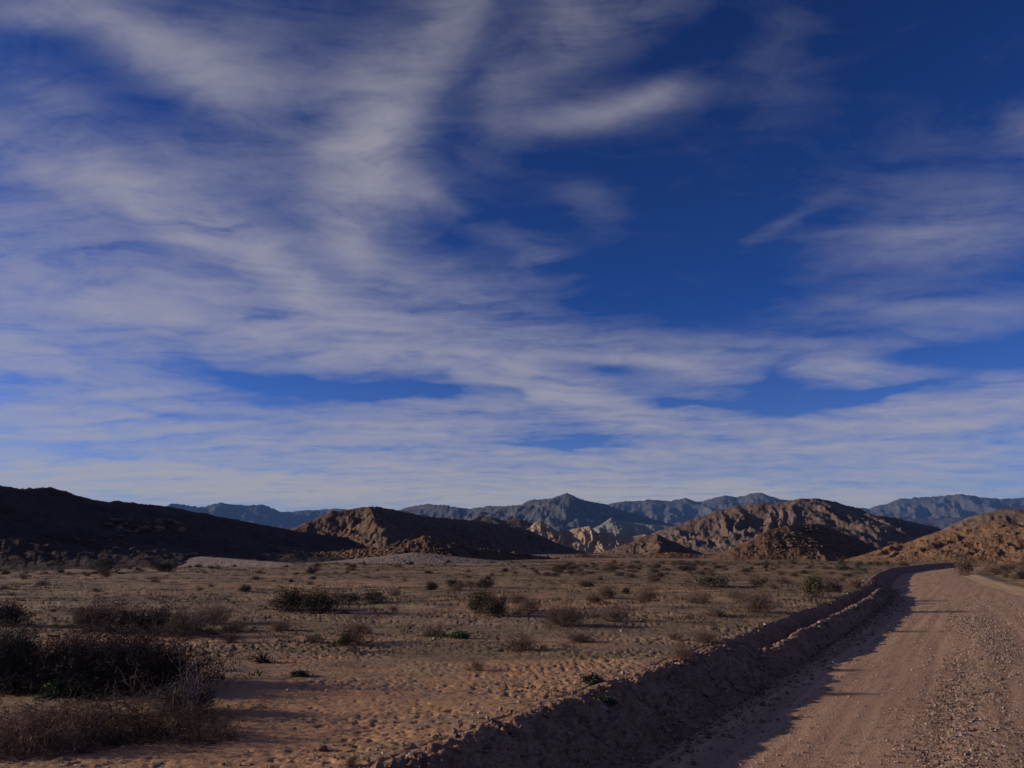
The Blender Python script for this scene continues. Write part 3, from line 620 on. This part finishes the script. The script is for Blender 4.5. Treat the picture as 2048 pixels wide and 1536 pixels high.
# --- the shrubs of the middle distance, one by one
NAMED = [
 (DARK[0],583,1220,120,38,'dark rounded shrub, left one of the pair of biggest dark shrubs in mid plain'),
 (DARK[3],640,1226,84,42,'dark rounded shrub, right one of the pair of biggest dark shrubs in mid plain'),
 (GREYG[0],690,1208,80,24,'low grey-green shrub touching the pair of dark shrubs in mid plain'),
 (GREYG[1],742,1206,75,22,'low grey-green shrub, farther right of the pair of dark shrubs in mid plain'),
 (OLIVE[0],958,1226,70,48,'yellow-olive bush in mid plain with a dark bush on its right'),
 (DARK[2],993,1232,62,38,'dark bush pressed against the yellow-olive bush'),
 (GREYDRY[0],1055,1222,66,32,'round dry shrub right of the yellow-olive bush'),
 (GREYDRY[1],1130,1252,125,44,'wide grey dry shrub below and right of the yellow-olive bush'),
 (DRY[1],1222,1243,105,34,'wide dry shrub right of the widest grey one, centre right of the plain'),
 (BROWN[0],1216,1196,50,24,'brown shrub in mid plain with a small dark cushion to its right'),
 (DARK[0],1252,1188,24,11,'small dark cushion right of a brown shrub in mid plain'),
 (GREYDRY[0],1295,1203,66,26,'dry grey shrub above the smooth pale sand, centre right'),
 (GREYDRY[1],1512,1226,92,44,'rounded dry shrub nearest the far part of the road bank'),
 (GREYG[0],1420,1174,100,22,'low wide grey-green shrub in the right-hand far plain'),
 (BROWN[1],1518,1174,54,22,'brown shrub with shaded right side in the right-hand far plain'),
 (GREYDRY[0],1566,1170,60,18,'flat grey shrub right of the brown one in the far plain'),
 (OLIVE[1],1630,1196,70,48,'tall olive bush near the bend of the bank'),
 (DARK[1],1664,1184,50,24,'dark shrub right behind the tall olive bush near the bend'),
 (BROWN[2],1712,1186,50,24,'brownish shrub beside the bank just before the bend'),
 (DRY[0],712,1286,105,46,'dry twiggy shrub on a small orange sand mound, mid plain'),
 (DARK[2],690,1290,36,24,'small dark shrub at the root of the twiggy one on the orange sand mound'),
 (DRY[3],868,1272,62,24,'dry twiggy shrub with dead wood right of the orange sand mound'),
 (DRY[2],1040,1300,100,30,'low dry shrub with a dark right side on the open sand'),
 (DRY[4],1160,1284,80,18,'very low twiggy shrub on the open sand, right of centre'),
 (DARK[3],968,1176,46,17,'small dark shrub in the distance above the yellow-olive bush'),
 (DARK[0],863,1181,36,16,'small dark shrub in the distance, left of the one above the olive bush'),
 (DARK[1],622,1147,26,13,'small dark shrub in the far distance above the pair of dark shrubs'),
 (BROWN[3],704,1142,22,10,'small brown shrub in the far distance, left of centre'),
 (DRY[1],400,1182,24,11,'small dry shrub on the bare strip of plain at left'),
 (DARK[2],492,1184,30,12,'small dark shrub on the bare strip of plain, left of the dark pair'),
 (GREYG[1],200,1146,74,24,'grey-green shrub in the shade at the foot of the dark hill'),
 (DARK[3],330,1144,44,18,'dark shrub in the shade at the foot of the dark hill, right one'),
 (BROWN[0],1932,1151,52,34,'upright brown bush on the right side of the road at the bend'),
 (BROWN[2],1990,1150,56,18,'dark low bush right of the upright brown bush beyond the road'),
 (DRY[2],1365,1322,54,38,'small bare reddish shrub on the very lip of the road bank'),
 (DRY[4],1410,1285,70,24,'thin bare shrub on pale sand close to the road bank'),
 (DRY[0],705,1532,52,26,'tiny reddish shrub cut by the bottom edge of the photo'),
 (GREYDRY[1],560,1262,60,20,'low grey-brown shrub in front of the pair of dark shrubs'),
 (BROWN[1],470,1262,56,20,'low brown shrub on the olive ground at left'),
 (GREYDRY[0],1470,1196,56,20,'dry grey shrub left above the rounded one near the bank'),
 (BROWN[3],1225,1143,50,16,'brown shrub at the far edge of the plain below the small dark hill'),
 (DARK[1],1375,1141,50,12,'dark flat shrub at the far edge of the plain, right of centre'),
]
for (p, X, Y, w, h, lab) in NAMED:
    h0 = {'olive_shrub': .72, 'grey_green_shrub': .42}.get(p.name, .5)
    at(p, X, Y, w, h, lab, h0=h0, deep=1.0)
TAKEN = [land(q[1], q[2])+(q[3]/FPX*land(q[1], q[2])[1]*.5,) for q in NAMED]
def free(x, y, rad):
    s, t = x*DV[0]+y*DV[1], x*NV[0]+y*NV[1]; f = float(foot(s)); w = float(width(s))
    if f-1.7-rad < t < f+w+1.6+rad: return False
    return all((x-a)**2+(y-b)**2 > (c+rad)**2 for a, b, c in TAKEN)
def scatter(protos, n, dmin, dmax, sz, label, cat, group, umin=-.72, umax=.70, bias=1.0, seed=1, hz=(.55, .95), field=None):
    rnd = random.Random(seed); k = 0; tries = 0
    while k < n and tries < 40*n:
        tries += 1
        d = (dmin**(1+bias)+rnd.random()*(dmax**(1+bias)-dmin**(1+bias)))**(1/(1+bias)); u = rnd.uniform(umin, umax); x = u*d
        if field and not field(x, d, u, rnd): continue
        s_ = rnd.uniform(*sz)*rnd.uniform(.8, 1.2)
        if not free(x, d, s_*.5): continue
        zone = ('far out' if d > 60 else 'half-way out' if d > 32 else 'fairly near')+(', photo left' if u < -.25 else ', photo centre' if u < .15 else ', photo right') if dmax > 100 and umin < 0 else ('nearer' if d < 75 else 'farther')+(' left' if u < .2 else ' middle' if u < .35 else ' right')+' part of the belt' if umin == .05 else ''
        plant(rnd.choice(protos), x, d, (s_, s_*rnd.uniform(.8, 1.1), s_*rnd.uniform(*hz)), label+(', '+zone if zone else ''), cat, group, rz=rnd.uniform(0, 6.28))
        TAKEN.append((x, d, s_*.4)); k += 1
def patchy(x, d, u, rnd):
    v = float(fbm(np.array([x*.05]), np.array([d*.04]), 3, 5)[0])
    return rnd.random() < .35+1.6*max(v+.1, 0)+(.3 if u > .15 else 0)
scatter(DRY+GREYDRY, 140, 17, 105, (.4, 1.05), 'small dry twiggy shrub on the plain', 'shrub', 'dry shrubs scattered over the plain', seed=11, field=patchy)
scatter(DARK, 80, 20, 110, (.35, .9), 'small dark leafy shrub on the plain', 'shrub', 'dark shrubs scattered over the plain', seed=12, field=patchy)
scatter(BROWN+GREYG[:1], 100, 26, 112, (.45, 1.1), 'small brownish leafy shrub on the plain', 'shrub', 'brownish shrubs of the far plain', seed=13, field=patchy)
scatter(GREYG+OLIVE[1:2], 90, 50, 105, (.7, 1.4), 'grey-green shrub in the scrub belt before the right-hand hills', 'shrub', 'grey-green shrubs before the right-hand hills', umin=.05, umax=.5, seed=14, hz=(.4, .7))
scatter(BROWN+DARK[:1], 60, 45, 105, (.8, 1.7), 'scrubby bush on the slope right of the road', 'shrub', 'bushes on the slope right of the road', umin=.58, umax=.78, seed=15)
scatter(DRY, 26, 12, 24, (.22, .5), 'very small bare twig bush on the nearer sand', 'shrub', 'tiny twig bushes on the nearer sand', umin=-.62, umax=.30, seed=16, hz=(.6, .9))
# --- ground cover: nobody could count it
def ground_cover():
    rg = np.random.default_rng(77); V = []; n = 0
    N = 34000; d = 9+(130-9)*rg.random(N)**.75; u = rg.uniform(-.74, .74, N); x = u*d; y = d
    v = fbm(x*.10, y*.34, 4, 5)+.5*fbm(x*.9, y*1.5, 3, 6); keep = v+rg.normal(0, .10, N)-.10*(d > 30) > -.02+.25*(1-sst(d, 8, 24))*(u > -.25)
    s, t = st_of(x, y); keep &= ~((t > foot(s)-1.2) & (t < foot(s)+width(s)+1.4))
    x, y, d = x[keep], y[keep], d[keep]; N = len(x); z = H(x, y)
    B = 9
    ang = rg.uniform(0, 6.28, (N, B)); rad = rg.uniform(0, .12, (N, B))*(1+d[:, None]/40); hh = rg.uniform(.03, .09, (N, B))*(1+d[:, None]/200)
    bx = x[:, None]+np.cos(ang)*rad; by = y[:, None]+np.sin(ang)*rad; bz = np.repeat(z[:, None], B, 1)-.01
    lean = rg.normal(0, .6, (N, B, 2))*hh[..., None]; wv_ = .005+.010*rg.random((N, B))+d[:, None]*.00022
    a2 = rg.uniform(0, 3.14, (N, B))
    p0 = np.stack([bx-np.cos(a2)*wv_, by-np.sin(a2)*wv_, bz], -1); p1 = np.stack([bx+np.cos(a2)*wv_, by+np.sin(a2)*wv_, bz], -1)
    p2 = np.stack([bx+lean[..., 0], by+lean[..., 1], bz+hh], -1)
    V = np.stack([p0, p1, p2], 2).reshape(-1, 3)
    F = np.arange(len(V)).reshape(-1, 3)
    mi = (np.repeat(rg.random(N) < .6, B)).astype(int)
    tag(link('ground_cover', mesh_np('ground_cover', V, F, [M_COVER_G, M_COVER_B], smooth=False, midx=mi)), kind='stuff')
M_COVER_G = plain_material('olive_ground_cover', (.07, .06, .026), (.12, .095, .045), .3)
M_COVER_B = plain_material('brown_ground_cover', (.07, .045, .03), (.13, .085, .055), .3)
ground_cover()

# ------------------------------------------------------------ stones
M_STONE = plain_material('pale_stone', (.30, .23, .18), (.46, .38, .32), 12)
M_STONE_D = plain_material('brown_stone', (.12, .075, .052), (.22, .14, .10), 12)
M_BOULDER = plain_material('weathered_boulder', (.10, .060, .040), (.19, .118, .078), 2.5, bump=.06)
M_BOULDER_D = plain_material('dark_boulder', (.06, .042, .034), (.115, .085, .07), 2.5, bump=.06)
def rock_mesh(name, seed, mtl, sub=2):
    import bmesh
    bm = bmesh.new(); bmesh.ops.create_icosphere(bm, subdivisions=sub, radius=.5)
    rg = np.random.default_rng(seed); co = np.array([v.co[:] for v in bm.verts])
    pl = rg.normal(0, 1, (9, 3)); pl /= np.linalg.norm(pl, axis=1)[:, None]; off = rg.uniform(.26, .42, 9)
    for n_, o_ in zip(pl, off):
        dd = co@n_-o_; co = co-np.maximum(dd, 0)[:, None]*n_
    co *= np.array([1, .8, .62])*rg.uniform(.85, 1.15, 3)
    for v, c in zip(bm.verts, co): v.co = c
    me = bpy.data.meshes.new(name); bm.to_mesh(me); bm.free(); me.materials.append(mtl); return me
STONES = [rock_mesh('stone', 400+i, M_STONE) for i in range(4)]
STONES_D = [rock_mesh('stone', 410+i, M_STONE_D) for i in range(3)]
BOULD = [rock_mesh('boulder', 420+i, M_BOULDER, 3) for i in range(5)]
BOULD_D = [rock_mesh('boulder', 430+i, M_BOULDER_D, 3) for i in range(4)]
def stone(me, x, y, z, s_, label, cat, group=None, rnd=RND, sink=.2):
    o = link('boulder' if cat == 'boulder' else 'stone', me)
    o.location = (x, y, z+s_*(.31-sink)*.8); o.scale = (s_*rnd.uniform(.8, 1.3), s_*rnd.uniform(.8, 1.2), s_*rnd.uniform(.8, 1.1))
    o.rotation_euler = (rnd.uniform(-.3, .3), rnd.uniform(-.3, .3), rnd.uniform(0, 6.28)); return tag(o, label, cat, group)
def stone_at(me, X, Y, px, label, cat='stone', sink=.2):
    x, y = land(X, Y); return stone(me, x, y, Hs(x, y), px/FPX*y, label, cat, sink=sink)
stone_at(STONES_D[0], 648, 1501, 30, 'flat brown stone with a black shadow on the bottom sand, left of centre')
stone_at(STONES[0], 820, 1512, 15, 'pale rounded stone where the bank crest meets the bottom of the photo')
stone_at(STONES[1], 245, 1494, 9, 'small white pebble in the shadow of the reddish twigs')
stone_at(STONES[2], 576, 1382, 14, 'small pale stone on open sand left of centre')
stone_at(STONES[3], 868, 1279, 9, 'small pale stone under the dead wood in mid plain')
stone_at(STONES[0], 1244, 1262, 8, 'small pale stone on smooth sand right of centre')
stone_at(STONES[1], 940, 1410, 10, 'small pale stone half buried in the trodden sand')
# stones along the bank's crest and face
rb = random.Random(21)
for i in range(70):
    s_ = 5+45*rb.random()**1.6; near_ = s_ < 14
    u = rb.gauss(1.0, .22) if near_ or rb.random() < .35 else rb.gauss(.42, .08)
    x, y = xy_of(s_, float(foot(s_))-u); r = math.hypot(x, y)
    stone(rb.choice(STONES), x, y, Hs(x, y)+.015, rb.uniform(.035, .085)*(1+r/60), 'pale stone embedded in the '+('nearest' if s_ < 11 else 'middle' if s_ < 24 else 'farthest')+' stretch of the road bank', 'stone', 'pale stones along the road bank', rb)
def pebbles(name, n, gen, mtls, smin, smax, seed):
    """loose gravel, one mesh of small faceted stones"""
    rg = np.random.default_rng(seed); x, y, z = gen(rg, n); n = len(x)
    oc = np.array([[1, 0, 0], [-1, 0, 0], [0, 1, 0], [0, -1, 0], [0, 0, 1], [0, 0, -1]], float)
    of = np.array([[0, 2, 4], [2, 1, 4], [1, 3, 4], [3, 0, 4], [2, 0, 5], [1, 2, 5], [3, 1, 5], [0, 3, 5]])
    s_ = smin*(smax/smin)**(rg.random(n)**2.2)*(1+np.hypot(x, y)/50)
    J = oc[None]*(1+rg.normal(0, .25, (n, 6, 3)))+rg.normal(0, .18, (n, 6, 3)); a = rg.uniform(0, 6.28, n); c, si = np.cos(a), np.sin(a)
    X = (J[..., 0]*c[:, None]-J[..., 1]*si[:, None]); Y = (J[..., 0]*si[:, None]+J[..., 1]*c[:, None]); Z = J[..., 2]*.7
    hs = .5*s_[:, None]
    V = np.stack([x[:, None]+X*hs, y[:, None]+Y*hs, z[:, None]+Z*hs+.2*hs], -1).reshape(-1, 3)
    F = (of[None]+(np.arange(n)*6)[:, None, None]).reshape(-1, 3)
    mi = np.repeat(rg.choice(len(mtls), n, p=[.45, .55]), 8)
    tag(link(name, mesh_np(name, V, F, mtls, smooth=False, midx=mi)), kind='stuff')
M_GRAV = plain_material('road_gravel', (.26, .18, .13), (.44, .33, .25), 30)
M_GRAV_D = plain_material('dark_gravel', (.13, .085, .062), (.26, .17, .125), 30)
def g_road(rg, n):
    s = 6+36*rg.random(n)**1.7; k = rg.random(n)
    q = np.where(k < .42, rg.normal(QG, .33, n)+.2*np.sin(s*.35), np.where(k < .60, rg.normal(QG+1.7, .5, n), rg.uniform(.0, 5.9, n))); t = foot(s)+q
    k = (q > 0) & (q < 5.9); s, t = s[k], t[k]; x, y = xy_of(s, t); return x, y, base_h(x, y)+.012
def g_bank(rg, n):
    s = 4+46*rg.random(n)**1.5; u = rg.normal(.35, .42, n); x, y = xy_of(s, foot(s)-u); return x, y, H(x, y)+.012
def g_sand(rg, n):
    d = 6+34*rg.random(n)**1.4; u = rg.uniform(-.72, .5, n); x = u*d; s, t = st_of(x, d); k = t < foot(s)-1.3
    return x[k], d[k], H(x[k], d[k])+.002
QG = 3.1
pebbles('road_gravel', 42000, g_road, [M_GRAV, M_GRAV_D], .008, .034, 51)
def g_loose(rg, n):
    s = 6.5+24*rg.random(n)**1.6; q = rg.normal(QG, .26, n)+.2*np.sin(s*.35); t = foot(s)+q; x, y = xy_of(s, t); return x, y, base_h(x, y)+.02
pebbles('loose_gravel', 7000, g_loose, [M_GRAV, M_GRAV_D], .018, .05, 54)
pebbles('bank_gravel', 15000, g_bank, [M_GRAV, M_GRAV_D], .012, .075, 52)
pebbles('sand_gravel', 9000, g_sand, [M_GRAV, M_GRAV_D], .008, .035, 53)
# boulders on the hills, dropped on to the surface they lie on
def surf(G, x, y):
    o, X, Y, Z = G; iy = np.clip(np.searchsorted(Y[:, 0], y)-1, 0, Y.shape[0]-2); u = x/y; uu = X[0]/Y[0, 0]; ix = int(np.clip(np.searchsorted(uu, u)-1, 0, len(uu)-2))
    fy = (y-Y[iy, 0])/(Y[iy+1, 0]-Y[iy, 0]); fx = (u-uu[ix])/(uu[ix+1]-uu[ix])
    return float((Z[iy, ix]*(1-fx)+Z[iy, ix+1]*fx)*(1-fy)+(Z[iy+1, ix]*(1-fx)+Z[iy+1, ix+1]*fx)*fy)
def boulders(G, n, X0, X1, Y0, Y1, size, label, group, ms, seed):
    """on the hill surface where sight lines between those points of the photograph strike it"""
    rnd = random.Random(seed); k = 0; ya = G[2][:, 0]
    while n > 0 and k < 3000:
        k += 1; r = ray(rnd.uniform(X0, X1), rnd.uniform(Y0, Y1)); hit = None
        for yy in np.linspace(ya[3], ya[-4], 260):
            x = r[0]/r[1]*yy; z = EYE+r[2]/r[1]*yy; zs = surf(G, x, yy)
            if z < zs: hit = (x, yy, zs); break
        if hit is None or hit[2] < .6: continue
        s_ = size*rnd.choice([.5, .7, .7, 1, 1.5]); stone(rnd.choice(ms), hit[0], hit[1], hit[2], s_, label, 'boulder', group, rnd); n -= 1
boulders(G_DARKHILL, 55, 210, 372, 1042, 1066, 1.1, 'boulder of the rock outcrop high on the shaded dark hill', 'boulders of the outcrop on the dark hill', BOULD, 61)  # lighter boulder material stands in for sky light on the outcrop
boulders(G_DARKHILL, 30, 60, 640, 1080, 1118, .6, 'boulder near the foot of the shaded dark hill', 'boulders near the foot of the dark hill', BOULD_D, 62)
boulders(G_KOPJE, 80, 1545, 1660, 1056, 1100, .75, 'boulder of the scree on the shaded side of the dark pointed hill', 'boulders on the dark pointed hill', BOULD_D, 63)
boulders(G_KOPJE, 70, 1480, 1640, 1085, 1120, .6, 'brown boulder at the sunlit foot of the dark pointed hill', 'boulders at the foot of the dark pointed hill', BOULD, 64)
boulders(G_OUT, 60, 770, 1060, 1075, 1112, .85, 'boulder of the low broken outcrop at the edge of the plain', 'boulders of the low outcrop', BOULD_D, 65)
boulders(G_ORANGE, 45, 1840, 2048, 1050, 1120, .55, 'orange-brown boulder on the hill right of the road', 'boulders on the orange hill', BOULD, 66)
